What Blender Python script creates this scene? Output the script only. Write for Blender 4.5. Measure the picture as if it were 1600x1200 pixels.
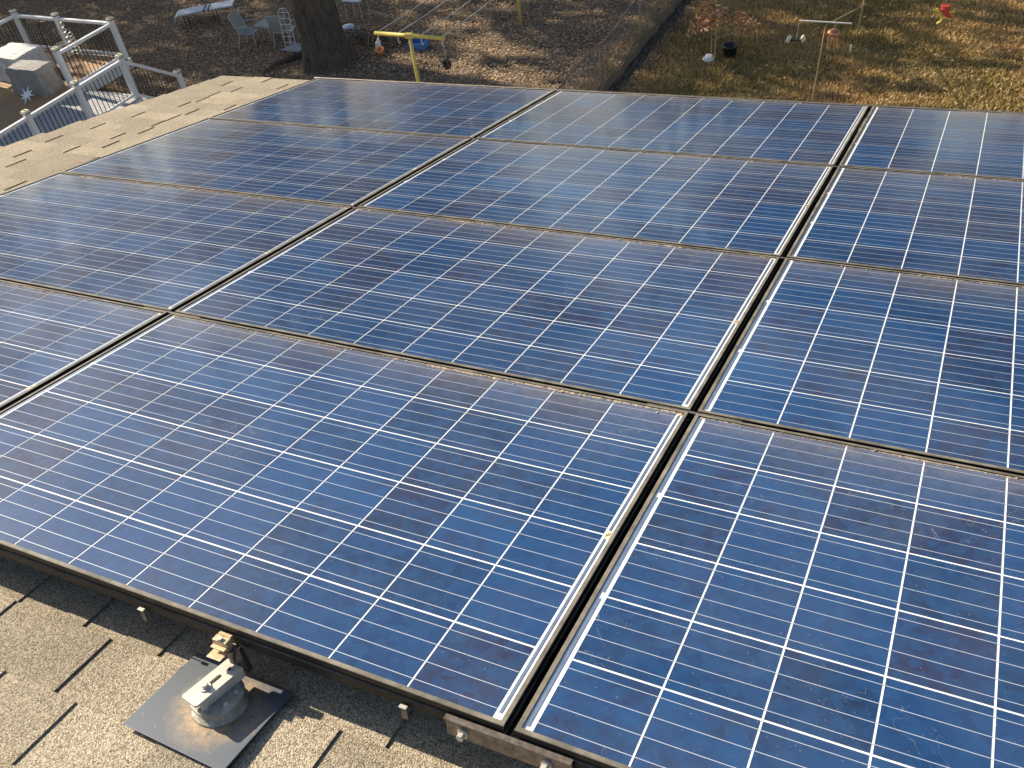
import bpy, bmesh, math, random
import numpy as np
from mathutils import Vector, Matrix
random.seed(7); rng = np.random.default_rng(7)
sc = bpy.context.scene
for o in list(bpy.data.objects): bpy.data.objects.remove(o)
COL = sc.collection

# ---------------------------------------------------------------- camera calibration
# roof frame: X across the roof, Y down the slope (away from the camera), Z off the glass plane
RA = np.array([[0.90081224, 0.43041778, -0.0572524], [0.17705909, -0.48451486, -0.85667697], [-0.39646864, 0.76156804, -0.5126663]])
CA = np.array([2.14200679, -0.79700839, 1.16275344])
MW = np.array([[0.999171784, 0.0, -0.0406908684], [0.0085675453, 0.977582651, 0.210377656], [0.039778687, -0.210552039, 0.976773001]])
F, CX, CY = 1420.487, 825.194, 610.18
PX, PY, PITCH = 1.6517, 0.97882, 0.1585
EYE = np.array([0.0, 0.0, 10.0])                     # the camera, 10 m above the back yard
def rw(p): return MW @ (np.array(p, float) - CA) + EYE   # roof frame -> world
def ray(u, v):
    d = MW @ (RA.T @ np.array([(u - CX) / F, (v - CY) / F, 1.0])); return d / np.linalg.norm(d)
def gp(u, v, z=0.0):                                 # pixel of the photograph -> point on a level plane
    d = ray(u, v); return Vector(EYE + d * ((z - EYE[2]) / d[2]))
ROOFM = Matrix([[*MW[0], 0], [*MW[1], 0], [*MW[2], 0], [0, 0, 0, 1]])
ROOFM.translation = Vector(rw((0, 0, 0)))

cam = bpy.data.objects.new('camera', bpy.data.cameras.new('camera')); COL.objects.link(cam)
cam.data.sensor_width = 36.0; cam.data.lens = F / 1600 * 36
cam.data.shift_x = -(CX - 800) / 1600; cam.data.shift_y = (CY - 600) / 1600
cam.data.clip_start = 0.05; cam.data.clip_end = 2000
r_, d_, f_ = MW @ RA[0], MW @ RA[1], MW @ RA[2]
cam.matrix_world = Matrix([[r_[0], -d_[0], -f_[0], EYE[0]], [r_[1], -d_[1], -f_[1], EYE[1]], [r_[2], -d_[2], -f_[2], EYE[2]], [0, 0, 0, 1]])
sc.camera = cam

# ---------------------------------------------------------------- sky, sun, exposure
SUN = MW @ np.array([-1.6, 0.05, 1.0]); SUN = Vector(SUN / np.linalg.norm(SUN))    # towards the sun
wd = bpy.data.worlds.new('World'); sc.world = wd; wd.use_nodes = True
nt = wd.node_tree; nt.nodes.clear()
sky = nt.nodes.new('ShaderNodeTexSky'); sky.sky_type = 'NISHITA'; sky.sun_disc = False
sky.sun_elevation = math.asin(SUN.z); sky.sun_rotation = math.atan2(SUN.x, SUN.y)
sky.air_density = 1.0; sky.dust_density = 1.2; sky.ozone_density = 1.0
bg = nt.nodes.new('ShaderNodeBackground'); bg.inputs['Strength'].default_value = 0.08
ow = nt.nodes.new('ShaderNodeOutputWorld')
nt.links.new(sky.outputs[0], bg.inputs[0]); nt.links.new(bg.outputs[0], ow.inputs[0])
sl = bpy.data.lights.new('sun', 'SUN'); sl.energy = 5.0; sl.angle = math.radians(0.55); sl.color = (1.0, 0.88, 0.70)
so = bpy.data.objects.new('sun', sl); COL.objects.link(so); so.location = (-30, 5, 30)
so.rotation_euler = SUN.to_track_quat('Z', 'Y').to_euler()
sc.view_settings.view_transform = 'Standard'; sc.view_settings.look = 'None'
sc.view_settings.exposure = 0.95; sc.view_settings.gamma = 1.0; sc.view_settings.use_curve_mapping = False

# ---------------------------------------------------------------- materials
MATS = {}
class N:
    def __init__(s, name):
        s.m = bpy.data.materials.new(name); s.m.use_nodes = True; s.t = s.m.node_tree
        s.b = s.t.nodes['Principled BSDF']; MATS[name] = s.m
    def n(s, ty, **kw):
        x = s.t.nodes.new(ty)
        for k, v in kw.items(): setattr(x, k, v)
        return x
    def l(s, a, b): s.t.links.new(a, b)
    def coord(s, kind='Object', obj=None):
        c = s.n('ShaderNodeTexCoord')
        if obj: c.object = obj
        return c.outputs[kind]
    def noise(s, co, scale, detail=4, rough=.6, dist=0):
        x = s.n('ShaderNodeTexNoise'); s.l(co, x.inputs['Vector']); x.inputs['Scale'].default_value = scale
        x.inputs['Detail'].default_value = detail; x.inputs['Roughness'].default_value = rough; x.inputs['Distortion'].default_value = dist
        return x.outputs['Fac']
    def ramp(s, fac, stops, interp='LINEAR'):
        x = s.n('ShaderNodeValToRGB'); s.l(fac, x.inputs[0]); cr = x.color_ramp; cr.interpolation = interp
        while len(cr.elements) < len(stops): cr.elements.new(.5)
        for e, (p, c) in zip(cr.elements, stops):
            e.position = p; e.color = (*c, 1) if len(c) == 3 else c
        return x.outputs[0]
    def mix(s, fac, a, b, mode='MIX'):
        x = s.n('ShaderNodeMix', data_type='RGBA', blend_type=mode)
        for sock, v in ((x.inputs[0], fac), (x.inputs[6], a), (x.inputs[7], b)):
            if hasattr(v, 'is_output'): s.l(v, sock)
            elif isinstance(v, (int, float)): sock.default_value = v
            else: sock.default_value = (*v, 1)
        return x.outputs[2]
    def math(s, op, a, b=None, clamp=False):
        x = s.n('ShaderNodeMath', operation=op, use_clamp=clamp)
        for sock, v in ((x.inputs[0], a), (x.inputs[1], b)):
            if v is None: continue
            if hasattr(v, 'is_output'): s.l(v, sock)
            else: sock.default_value = v
        return x.outputs[0]
    def bump(s, h, strength=.3, dist=.01):
        x = s.n('ShaderNodeBump'); x.inputs['Strength'].default_value = strength; x.inputs['Distance'].default_value = dist
        s.l(h, x.inputs['Height']); s.l(x.outputs[0], s.b.inputs['Normal'])
    def set(s, **kw):
        for k, v in kw.items():
            sock = s.b.inputs[k.replace('_', ' ')]
            if hasattr(v, 'is_output'): s.l(v, sock)
            elif isinstance(v, tuple) and len(v) == 3: sock.default_value = (*v, 1)
            else: sock.default_value = v
        return s
def simple(name, col, rough=.6, metal=0.0, var=.25, scale=8, bump=0.0, bscale=60):
    m = N(name); co = m.coord()
    f = m.noise(co, scale, 5, .65)
    dark = tuple(c * (1 - var) for c in col); lite = tuple(min(1, c * (1 + var)) for c in col)
    m.set(Base_Color=m.ramp(f, [(.3, dark), (.7, lite)]), Roughness=rough, Metallic=metal)
    if bump: m.bump(m.noise(co, bscale, 4, .7), bump, .01)
    return m.m

array_root = bpy.data.objects.new('roof_origin', None)      # coordinate frame for textures (linked as the house root below)

def glassy(m, co):
    # the front glass over cells and backsheet: a clear coat with a film of dust
    m.set(Coat_Weight=1.0, Coat_IOR=1.5)
    big = m.noise(co, 1.7, 5, .6, .4); fine = m.noise(co, 38, 5, .7)
    m.set(Coat_Roughness=m.math('ADD', m.math('MULTIPLY', big, .15), .03))
    sp = m.n('ShaderNodeSeparateXYZ'); m.l(co, sp.inputs[0])
    yy = m.math('MODULO', m.math('ADD', m.math('DIVIDE', sp.outputs[1], PY), 8.0), 1.0)     # 0 upslope edge .. 1 downslope edge of a panel
    edge = m.math('POWER', yy, 14)
    a = m.math('MULTIPLY', m.math('SUBTRACT', big, .44), .34, True)
    b = m.math('MULTIPLY', m.math('MULTIPLY', edge, fine), .75)
    c = m.math('MULTIPLY', m.math('GREATER_THAN', m.noise(co, 210, 2, .5), .735), .45)   # specks of grit
    sn = m.noise(co, 5.5, 3, .55, 2.2); line = m.math('LESS_THAN', m.math('ABSOLUTE', m.math('SUBTRACT', sn, .5)), .0022)      # a few curled scratches and wipe marks
    c = m.math('ADD', c, m.math('MULTIPLY', m.math('MULTIPLY', line, m.math('GREATER_THAN', m.noise(co, 3.1, 2, .5), .60)), .30))
    d = m.math('ADD', m.math('ADD', m.math('MULTIPLY', a, m.math('ADD', fine, .4)), b), m.math('ADD', c, .004))
    return m.math('MINIMUM', d, .8)

def build_mats():
    DUST = (.36, .31, .25)
    m = N('cell'); co = m.coord('Object', array_root)
    v = m.n('ShaderNodeTexVoronoi'); m.l(co, v.inputs['Vector']); v.inputs['Scale'].default_value = 55
    oi = m.n('ShaderNodeObjectInfo')
    loc = m.coord('Object'); 
    tint = m.noise(loc, 9, 3, .5, .6)
    offs = m.math('ADD', m.math('MULTIPLY', oi.outputs['Random'], .95), m.math('MULTIPLY', tint, .55))
    base = m.ramp(m.math('SUBTRACT', offs, .2), [(.0, (.008, .029, .084)), (.4, (.010, .048, .146)), (.62, (.008, .026, .076)), (.82, (.020, .025, .064)), (1, (.012, .060, .170))])
    sep = m.n('ShaderNodeSeparateColor'); m.l(v.outputs['Color'], sep.inputs[0])
    grain = m.mix(m.math('MULTIPLY', sep.outputs[0], .5), base, (.014, .070, .190))
    d = glassy(m, co)
    m.set(Base_Color=m.mix(d, grain, DUST), Roughness=.4, Metallic=0.0, Specular_IOR_Level=.18)
    for nm, col in (('backsheet', (.88, .90, .91)), ('busbar', (.62, .66, .72))):
        m = N(nm); co = m.coord('Object', array_root); d = glassy(m, co)
        m.set(Base_Color=m.mix(m.math('MULTIPLY', d, .4), col, DUST), Roughness=.45)
        if nm == 'busbar': m.set(Metallic=.35, Roughness=.4)
    m = N('ribbon'); co = m.coord('Object', array_root); f = m.noise(co, 30, 4, .7)
    m.set(Base_Color=m.ramp(f, [(.3, (.42, .47, .52)), (.7, (.62, .67, .72))]), Metallic=.9, Roughness=.32, Coat_Weight=1.0, Coat_Roughness=.08)
    m = N('frame'); co = m.coord('Object', array_root); f = m.noise(co, 14, 5, .7); f2 = m.noise(co, 120, 3, .6)
    geo = m.n('ShaderNodeNewGeometry'); dt = m.n('ShaderNodeVectorMath', operation='DOT_PRODUCT'); m.l(geo.outputs['Normal'], dt.inputs[0]); dt.inputs[1].default_value = tuple(MW[:, 2])
    upw = m.math('GREATER_THAN', dt.outputs['Value'], .6)
    m.set(Base_Color=m.mix(m.math('MULTIPLY', upw, m.math('MULTIPLY', m.math('SUBTRACT', f, .16), 1.0, True)), (.012, .0115, .011), (.50, .45, .35)), Roughness=m.math('ADD', m.math('MULTIPLY', f2, .25), .38), Metallic=0.0, Specular_IOR_Level=.3)
    m.bump(f2, .08, .002)
    simple('dark_metal', (.05, .047, .043), .45, .6, .5, 40)
    simple('worn_metal', (.22, .19, .16), .45, .7, .5, 60, .1, 200)
    m = N('galvanised'); co = m.coord(); v = m.n('ShaderNodeTexVoronoi'); m.l(co, v.inputs['Vector']); v.inputs['Scale'].default_value = 90
    m.set(Base_Color=m.mix(m.noise(co, 60, 4, .7), (.42, .40, .36), (.74, .70, .60)), Metallic=.25, Roughness=.42); m.bump(m.noise(co, 300, 3, .6), .15, .002)
    simple('weathered', (.34, .31, .25), .6, .15, .45, 45, .25, 160)
    simple('tan_metal', (.52, .40, .24), .5, .3, .3, 80, .1, 300)
    m = N('flashing'); co = m.coord('Object', array_root)
    sp = m.n('ShaderNodeVectorMath', operation='DISTANCE'); m.l(co, sp.inputs[0]); sp.inputs[1].default_value = (1.108, -.075, -.127)
    ring = m.math('SUBTRACT', 1.78, m.math('MULTIPLY', m.math('ADD', sp.outputs['Value'], m.math('MULTIPLY', m.noise(co, 40, 4, .6), .03)), 15.5), True)
    scr = m.noise(co, 160, 3, .6, 1.5)
    b0 = m.mix(m.math('GREATER_THAN', scr, .70), (.10, .115, .135), (.34, .35, .36))
    m.set(Base_Color=m.mix(m.math('MULTIPLY', ring, m.ramp(m.noise(co, 60, 5, .8), [(.35, (.15, .15, .15)), (.6, (1, 1, 1))])), b0, (.52, .36, .19)), Metallic=.25, Roughness=.45)
    m = N('dirt'); co = m.coord(); m.set(Base_Color=m.ramp(m.noise(co, 130, 4, .7), [(.3, (.22, .165, .11)), (.7, (.60, .48, .35))]), Roughness=.95); m.bump(m.noise(co, 400, 3, .7), .7, .004)
    # asphalt shingle granules
    m = N('shingle'); co = m.coord('Object', array_root); oi = m.n('ShaderNodeObjectInfo')
    v = m.n('ShaderNodeTexVoronoi'); m.l(co, v.inputs['Vector']); v.inputs['Scale'].default_value = 400
    sepc = m.n('ShaderNodeSeparateColor'); m.l(v.outputs['Color'], sepc.inputs[0])
    g = m.ramp(sepc.outputs[0], [(0, (.135, .108, .074)), (.25, (.245, .205, .145)), (.6, (.345, .295, .215)), (1, (.52, .455, .345))])
    patch = m.noise(co, 5, 5, .65)
    tone = m.math('ADD', m.math('ADD', m.math('MULTIPLY', oi.outputs['Random'], .30), .60), m.math('MULTIPLY', patch, .5))
    br = m.n('ShaderNodeMix', data_type='RGBA', blend_type='MULTIPLY'); br.inputs[0].default_value = 1
    m.l(g, br.inputs[6]); cc = m.n('ShaderNodeCombineColor')
    for k in range(3): m.l(tone, cc.inputs[k])
    m.l(cc.outputs[0], br.inputs[7]); m.set(Base_Color=br.outputs[2], Roughness=.95, Specular_IOR_Level=.2)
    m.bump(m.math('SUBTRACT', m.math('MULTIPLY', sepc.outputs[1], .7), v.outputs['Distance']), .5, .003)
    # yard
    m = N('soil'); co = m.coord(); f = m.noise(co, 1.3, 8, .7); f2 = m.noise(co, 22, 6, .75)
    m.set(Base_Color=m.mix(f2, m.ramp(f, [(.3, (.09, .068, .048)), (.7, (.20, .15, .105))]), (.30, .22, .15)), Roughness=1.0, Specular_IOR_Level=.1); m.bump(f2, .9, .05)
    m = N('turf'); co = m.coord(); f = m.noise(co, .9, 7, .7); f2 = m.noise(co, 18, 6, .75)
    m.set(Base_Color=m.mix(f2, m.ramp(f, [(.32, (.14, .115, .04)), (.55, (.22, .165, .065)), (.72, (.28, .20, .085))]), (.13, .10, .05)), Roughness=1.0, Specular_IOR_Level=.1); m.bump(f2, .9, .05)
    for nm in ('litter', 'grass', 'tree_leaf'):
        m = N(nm); a = m.n('ShaderNodeAttribute', attribute_name='Col')
        m.set(Base_Color=a.outputs['Color'], Roughness=.8, Specular_IOR_Level=.25)
    m = N('bark'); co = m.coord(); mp = m.n('ShaderNodeMapping'); m.l(co, mp.inputs[0]); mp.inputs['Scale'].default_value = (1, 1, .16)
    f = m.noise(mp.outputs[0], 16, 7, .75, .5)
    m.set(Base_Color=m.ramp(f, [(.35, (.035, .028, .022)), (.55, (.12, .098, .076)), (.75, (.24, .20, .16))]), Roughness=.95); m.bump(f, 1.0, .06)
    simple('twig', (.13, .10, .075), .9, 0, .35, 20)
    simple('white_vinyl', (.78, .78, .77), .35, 0, .06, 6)
    simple('black_paint', (.018, .018, .02), .45, 0, .3, 20)
    simple('cream_plastic', (.78, .70, .50), .5, 0, .1, 20)
    m = N('deck_wood'); co = m.coord(); mp = m.n('ShaderNodeMapping'); m.l(co, mp.inputs[0]); mp.inputs['Scale'].default_value = (.6, 9, 9)
    oi = m.n('ShaderNodeObjectInfo'); f = m.noise(mp.outputs[0], 7, 6, .7, .5)
    m.set(Base_Color=m.mix(oi.outputs['Random'], m.ramp(f, [(.3, (.28, .16, .075)), (.7, (.50, .31, .15))]), m.ramp(f, [(.3, (.24, .15, .08)), (.7, (.42, .28, .15))])), Roughness=.75)
    simple('grey_board', (.34, .34, .345), .8, 0, .18, 5)
    simple('fascia_paint', (.62, .62, .60), .6, 0, .1, 4)
    simple('grey_cover', (.30, .285, .265), .85, 0, .15, 5, .35, 12)
    simple('pale_cover', (.55, .55, .53), .7, 0, .12, 4, .3, 10)
    simple('grey_metal_paint', (.48, .48, .44), .5, .1, .15, 10)
    simple('sling', (.34, .36, .34), .8, 0, .12, 40)
    simple('pale_blue', (.50, .56, .62), .5, 0, .12, 6)
    simple('yellow_paint', (.74, .58, .13), .5, .1, .18, 12)
    simple('wire_line', (.66, .62, .56), .6, 0, .1, 10)
    simple('blue_plastic', (.10, .24, .55), .4, 0, .2, 10)
    simple('galv_pipe', (.42, .40, .36), .45, .7, .2, 20)
    simple('rust_pipe', (.30, .19, .11), .6, .4, .3, 15)
    simple('bare_wood', (.42, .29, .15), .75, 0, .25, 20)
    simple('copper', (.62, .27, .16), .38, .8, .2, 30)
    simple('white_plastic', (.82, .82, .80), .4, 0, .05, 6)
    simple('orange_clay', (.65, .26, .09), .7, 0, .2, 10)
    simple('red_cloth', (.62, .07, .05), .8, 0, .2, 20)
    simple('yellow_cloth', (.85, .68, .10), .7, 0, .1, 20)
    simple('siding', (.55, .51, .43), .7, 0, .08, 3)
    simple('print_ink', (.05, .05, .05), .6)
build_mats()

# ---------------------------------------------------------------- mesh helpers
class B:
    def __init__(s): s.v = []; s.f = []
    def add(s, vs, fs):
        o = len(s.v); s.v += [tuple(v) for v in vs]; s.f += [tuple(i + o for i in f) for f in fs]; return s
    def box(s, c, d, rot=None, taper=1.0):
        x, y, z = (k / 2 for k in d)
        P = [Vector((sx * x * (taper if sz > 0 else 1), sy * y * (taper if sz > 0 else 1), sz * z)) for sz in (-1, 1) for sx, sy in ((-1, -1), (1, -1), (1, 1), (-1, 1))]
        if rot is not None: P = [rot @ p for p in P]
        c = Vector(c); return s.add([p + c for p in P], [(3, 2, 1, 0), (4, 5, 6, 7), (0, 1, 5, 4), (1, 2, 6, 5), (2, 3, 7, 6), (3, 0, 4, 7)])
    def span(s, a, b):      # box between two corners
        a, b = Vector(a), Vector(b); return s.box((a + b) / 2, [abs(k) for k in (b - a)])
    def bar(s, p, q, w, h=None, up=(0, 0, 1)):
        p, q = Vector(p), Vector(q); h = h or w; t = (q - p).normalized(); u = Vector(up)
        if abs(t.dot(u)) > .98: u = Vector((0, 1, 0))
        x = t.cross(u).normalized(); y = x.cross(t)
        R = Matrix((x, t, y)).transposed(); return s.box((p + q) / 2, (w, (q - p).length, h), R)
    def tube(s, pts, r, n=8, cap=True):
        pts = [Vector(p) for p in pts]; rs = r if isinstance(r, (list, tuple)) else [r] * len(pts)
        V = []; ref = None
        for i, p in enumerate(pts):
            t = (pts[min(i + 1, len(pts) - 1)] - pts[max(i - 1, 0)]).normalized()
            if ref is None: ref = Vector((1, 0, 0)) if abs(t.x) < .8 else Vector((0, 1, 0))
            x = (ref - t * ref.dot(t)).normalized(); ref = x; y = t.cross(x)
            V += [p + (x * math.cos(a) + y * math.sin(a)) * rs[i] for a in (2 * math.pi * k / n for k in range(n))]
        Fs = [(i * n + k, i * n + (k + 1) % n, (i + 1) * n + (k + 1) % n, (i + 1) * n + k) for i in range(len(pts) - 1) for k in range(n)]
        if cap: Fs += [tuple(range(n - 1, -1, -1)), tuple((len(pts) - 1) * n + k for k in range(n))]
        return s.add(V, Fs)
    def lathe(s, c, prof, n=24, squash=1.0):
        c = Vector(c); V = [c + Vector((r * math.cos(2 * math.pi * k / n), r * squash * math.sin(2 * math.pi * k / n), z)) for r, z in prof for k in range(n)]
        Fs = [(i * n + k, i * n + (k + 1) % n, (i + 1) * n + (k + 1) % n, (i + 1) * n + k) for i in range(len(prof) - 1) for k in range(n)]
        return s.add(V, Fs)
    def prism(s, poly, z0, z1):
        n = len(poly); V = [(x, y, z0) for x, y in poly] + [(x, y, z1) for x, y in poly]
        return s.add(V, [tuple(range(n - 1, -1, -1)), tuple(range(n, 2 * n))] + [(k, (k + 1) % n, n + (k + 1) % n, n + k) for k in range(n)])
    def mesh(s, name, mat, smooth=False):
        m = bpy.data.meshes.new(name); m.from_pydata(s.v, [], s.f); m.materials.append(MATS[mat])
        if smooth: m.polygons.foreach_set('use_smooth', [True] * len(m.polygons))
        m.update(); return m
    def obj(s, name, mat, parent=None, smooth=False, bevel=0):
        o = bpy.data.objects.new(name, s.mesh(name, mat, smooth)); COL.objects.link(o)
        if parent: o.parent = parent
        if bevel:
            b = o.modifiers.new('bevel', 'BEVEL'); b.width = bevel; b.segments = 2; b.limit_method = 'ANGLE'
        return o
def inst(name, me, parent=None, loc=(0, 0, 0), rot=None):
    o = bpy.data.objects.new(name, me); COL.objects.link(o)
    if parent: o.parent = parent
    o.location = loc
    if rot is not None: o.rotation_euler = rot
    return o
def tag(o, label, cat, group=None):
    o['label'] = label; o['category'] = cat
    if group: o['group'] = group
    return o
def thing(name, label, cat, loc=(0, 0, 0), rz=0, group=None, roof=False):
    o = bpy.data.objects.new(name, None); COL.objects.link(o); o.empty_display_size = .1
    if roof: o.matrix_world = ROOFM @ Matrix.Translation(loc)
    else: o.location = loc; o.rotation_euler = (0, 0, rz)
    return tag(o, label, cat, group)
def copy_tree(o, parent=None):
    c = o.copy(); COL.objects.link(c)
    if parent: c.parent = parent
    for ch in list(o.children): copy_tree(ch, c)
    return c
def structure(o): o['kind'] = 'structure'; return o
def stuff(o): o['kind'] = 'stuff'; return o
def np_mesh(name, V, Fq, mat, cols=None):        # many small loose faces at once (numpy)
    m = bpy.data.meshes.new(name); k = Fq.shape[1]
    m.vertices.add(len(V)); m.vertices.foreach_set('co', V.astype(np.float32).ravel())
    m.loops.add(Fq.size); m.loops.foreach_set('vertex_index', Fq.astype(np.int32).ravel())
    m.polygons.add(len(Fq)); m.polygons.foreach_set('loop_start', np.arange(0, Fq.size, k, dtype=np.int32))
    if cols is not None:
        a = m.color_attributes.new('Col', 'FLOAT_COLOR', 'POINT')
        a.data.foreach_set('color', np.c_[cols, np.ones(len(cols))].astype(np.float32).ravel())
    m.materials.append(MATS[mat]); m.update(); m.validate()
    return m

# ================================================================ THE HOUSE AND ITS ROOF
RH = -0.130                                         # shingle surface below the glass plane
RX0, RX1, RY0, RY1 = -2.84, 7.2, -3.6, 4.27         # rake, far end, ridge, eave in the roof frame
house = array_root; house.name = 'house'; COL.objects.link(house); house.matrix_world = ROOFM
tag(house, 'house whose tan shingled roof carries the solar panels', 'house')
roof = B().span((RX0 + .02, RY0, RH - .16), (RX1, RY1 - .02, RH - .008)).obj('roof', 'shingle', house)
B().span((RX0 + .0, RY0, RH - .19), (RX0 + .018, RY1 - .03, RH - .012)).obj('rake_board', 'fascia_paint', house)
B().span((RX0 + .02, RY1 - .018, RH - .19), (RX1, RY1, RH - .012)).obj('fascia', 'fascia_paint', house)
w_ = B()
inv = np.linalg.inv(MW)
def unroof(p): return Vector(inv @ (np.array(p) - EYE) + CA)
c0 = rw((RX0 + .35, RY1 - .45, RH - .16)); c1 = rw((RX1 - .3, RY0 + .1, RH - .16))
low = B().add([unroof(p) for p in [(c0[0], c0[1], -.3), (c1[0], c0[1], -.3), (c1[0], c1[1], -.3), (c0[0], c1[1], -.3),
    (c0[0], c0[1], c0[2] - .06), (c1[0], c0[1], c0[2] - .06), (c1[0], c1[1], c1[2] - .2), (c0[0], c1[1], c1[2] - .2)]],
    [(3, 2, 1, 0), (4, 5, 6, 7), (0, 1, 5, 4), (1, 2, 6, 5), (2, 3, 7, 6), (3, 0, 4, 7)]).obj('wall', 'siding', house)
# laminated shingles: courses of 142 mm, alternating thick tabs and thin laps; a slab that tapers up the slope
EXPO = 0.1415; Y_REF = -0.0255
def shingle_mesh(w, th):
    v = [(0, 0, 0), (w, 0, 0), (w, EXPO + .004, 0), (0, EXPO + .004, 0)]
    t0, t1 = th, th + .006
    v += [(0, 0, t0), (w, 0, t0), (w, EXPO + .004, t1), (0, EXPO + .004, t1)]
    b = B().add(v, [(3, 2, 1, 0), (4, 5, 6, 7), (0, 1, 5, 4), (1, 2, 6, 5), (2, 3, 7, 6), (3, 0, 4, 7)])
    return b
rs = random.Random(3)
WID = [.12, .15, .18, .22, .26, .31, .36]
SM = {(w, k): shingle_mesh(w - .0015, t).mesh('shingle', 'shingle') for w in WID for k, t in ((0, .0005), (1, .0045))}
k0 = int(math.floor((RY0 - Y_REF) / EXPO)) + 1; k1 = int((RY1 - .03 - Y_REF) / EXPO)
rest = B(); nsh = 0
for k in range(k0, k1 + 1):
    y = Y_REF + k * EXPO; x = RX0 - .012 - rs.random() * .02; thick = k % 2
    edges = {0: [(.40, .50), (.63, .690), (.80, .894), (1.18, 1.42), (1.62, 1.70)], -1: [(.36, .50), (.60, .777), (.862, .965), (1.20, 1.33), (1.46, 1.58)], -2: [(.30, .46), (.58, .65), (.70, .842), (1.05, 1.22), (1.38, 1.62)]}.get(k)
    while x < RX1 - .3:
        w = rs.choice(WID if thick else WID[2:])
        nx = x + w
        if edges and .2 < x < 1.75:                   # tabs begin and end where the photograph shows their edges
            if x < edges[0][0]: thick = 0; nx = edges[0][0]
            else:
                flat = [e for pr in edges for e in pr] + [1.75]; i_ = max(j for j, e in enumerate(flat) if e <= x + 1e-6) if x >= flat[0] - 1e-6 else 0
                thick = 1 if i_ % 2 == 0 else 0; nx = flat[min(i_ + 1, len(flat) - 1)]
                if nx <= x + 1e-6: nx = x + w
        elif edges and x < .2: nx = min(nx, .2001)
        seen = (x < -1.45 and y > .9) or (y < .12 and y > -.36 and .3 < x < 1.75)
        z = RH - .008 + rs.random() * .0006
        if seen and nx - x in WID:
            inst('shingle', SM[(nx - x, thick)], roof, (x, y, z)); nsh += 1
        elif seen and nx - x > .03:
            shingle_mesh(nx - x - .0015, .0045 if thick else .0005).obj('shingle', 'shingle', roof).location = (x, y, z); nsh += 1
        else:
            s_ = shingle_mesh(nx - x - .0015, .0045 if thick else .0005); rest.add([Vector(p) + Vector((x, y, z)) for p in s_.v], s_.f)
        x = nx; thick = 1 - thick
stuff(rest.obj('shingle_courses', 'shingle', roof))

# ================================================================ SOLAR PANELS
GX, GY = .018, .011
PW, PH = PX - GX, PY - GY
def ring_profile(b, w, h, prof):
    n = len(prof); V = []
    for cx, cy, sx, sy in ((0, 0, 1, 1), (w, 0, -1, 1), (w, h, -1, -1), (0, h, 1, -1)):
        V += [(cx + sx * d, cy + sy * d, z) for d, z in prof]
    b.add(V, [(c * n + i, c * n + (i + 1) % n, ((c + 1) % 4) * n + (i + 1) % n, ((c + 1) % 4) * n + i) for c in range(4) for i in range(n)]); return b
PROF = [(.0010, 0), (.0085, 0), (.0085, -.038), (.024, -.038), (.024, -.040), (0, -.040), (0, -.023), (.0045, -.023), (.0045, -.013), (0, -.013), (0, -.0012)]
PROF = PROF[::-1]
M_FRAME = ring_profile(B(), PW, PH, PROF).mesh('frame', 'frame')
M_BACK = B().span((.0083, .0083, -.0075), (PW - .0083, PH - .0083, -.0034)).mesh('backsheet', 'backsheet')
M_BLOCKER = B().span((.0087, .0087, -.0105), (PW - .0087, PH - .0087, -.0077)).mesh('added_bounce_blocker', 'black_paint')  # added unseen black sheet, cuts the light bounced off the backsheet's underside
CSX, CSY = PITCH - .0044, PITCH - .0042
M_CELL = B().span((0, 0, 0), (CSX, CSY, .0005)).mesh('solar_cell', 'cell')
XC0 = (PW - 10 * PITCH) / 2; YC0 = (PH - 6 * PITCH) / 2
M_BUS = B().span((XC0 + .001, -.00065, 0), (PW - XC0 - .001, .00065, .0004)).mesh('busbar', 'busbar')
def ribbon_mesh(x0, x1, y0, y1): return B().span((x0, y0, 0), (x1, y1, .0006)).mesh('ribbon', 'ribbon')
M_RIB = [ribbon_mesh(.0105, .0180, YC0 + a * PITCH + .008, YC0 + b * PITCH - .008) for a, b in ((0, 2), (2, 4), (4, 6))] + \
        [ribbon_mesh(PW - .0205, PW - .0150, YC0 + a * PITCH + .014, YC0 + b * PITCH - .012) for a, b in ((0, 3), (3, 6))]
ROWN = ['front row', 'second row from the front', 'third row from the front', 'back row']
COLN = ['left column', 'middle column', 'right column']
def dirt_strip(seed, amount):
    r = np.random.default_rng(seed); n = 330
    x = np.linspace(.012, PW - .012, n)
    def sm(k): return np.convolve(r.random(n + 2 * k), np.ones(k) / k, 'same')[k:k + n]
    wid = (.002 + .015 * np.clip(sm(25) - .30, 0, 1) * 2.0 + .006 * r.random(n)) * amount
    patch = np.clip((sm(60) - .44) * 9, .06, 1); wid *= patch
    hh = (.0003 + .0016 * r.random(n)) * amount * patch
    yb = PH - .0088; V = []
    for i in range(n):
        V += [(x[i], yb, -.0032), (x[i], yb - .0005, -.0032 + hh[i]), (x[i], yb - wid[i] * .55, -.0032 + hh[i] * .6 * r.random()), (x[i], yb - wid[i], -.0032)]
    Fs = [(i * 4 + k, i * 4 + k + 1, i * 4 + 5 + k, i * 4 + 4 + k) for i in range(n - 1) for k in range(3)]
    b = B().add(V, Fs)
    for _ in range(int(26 * amount)):                # loose crumbs
        q = r.random() * (PW - .04) + .02; s_ = .0005 + .0022 * r.random() ** 2; b.box((q, yb - .002 - .02 * r.random() ** 2, -.0026 + s_ / 2), (s_ * 2, s_ * 2, s_), Matrix.Rotation(r.random() * 3, 3, 'Z'))
    return b
proto = None
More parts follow.
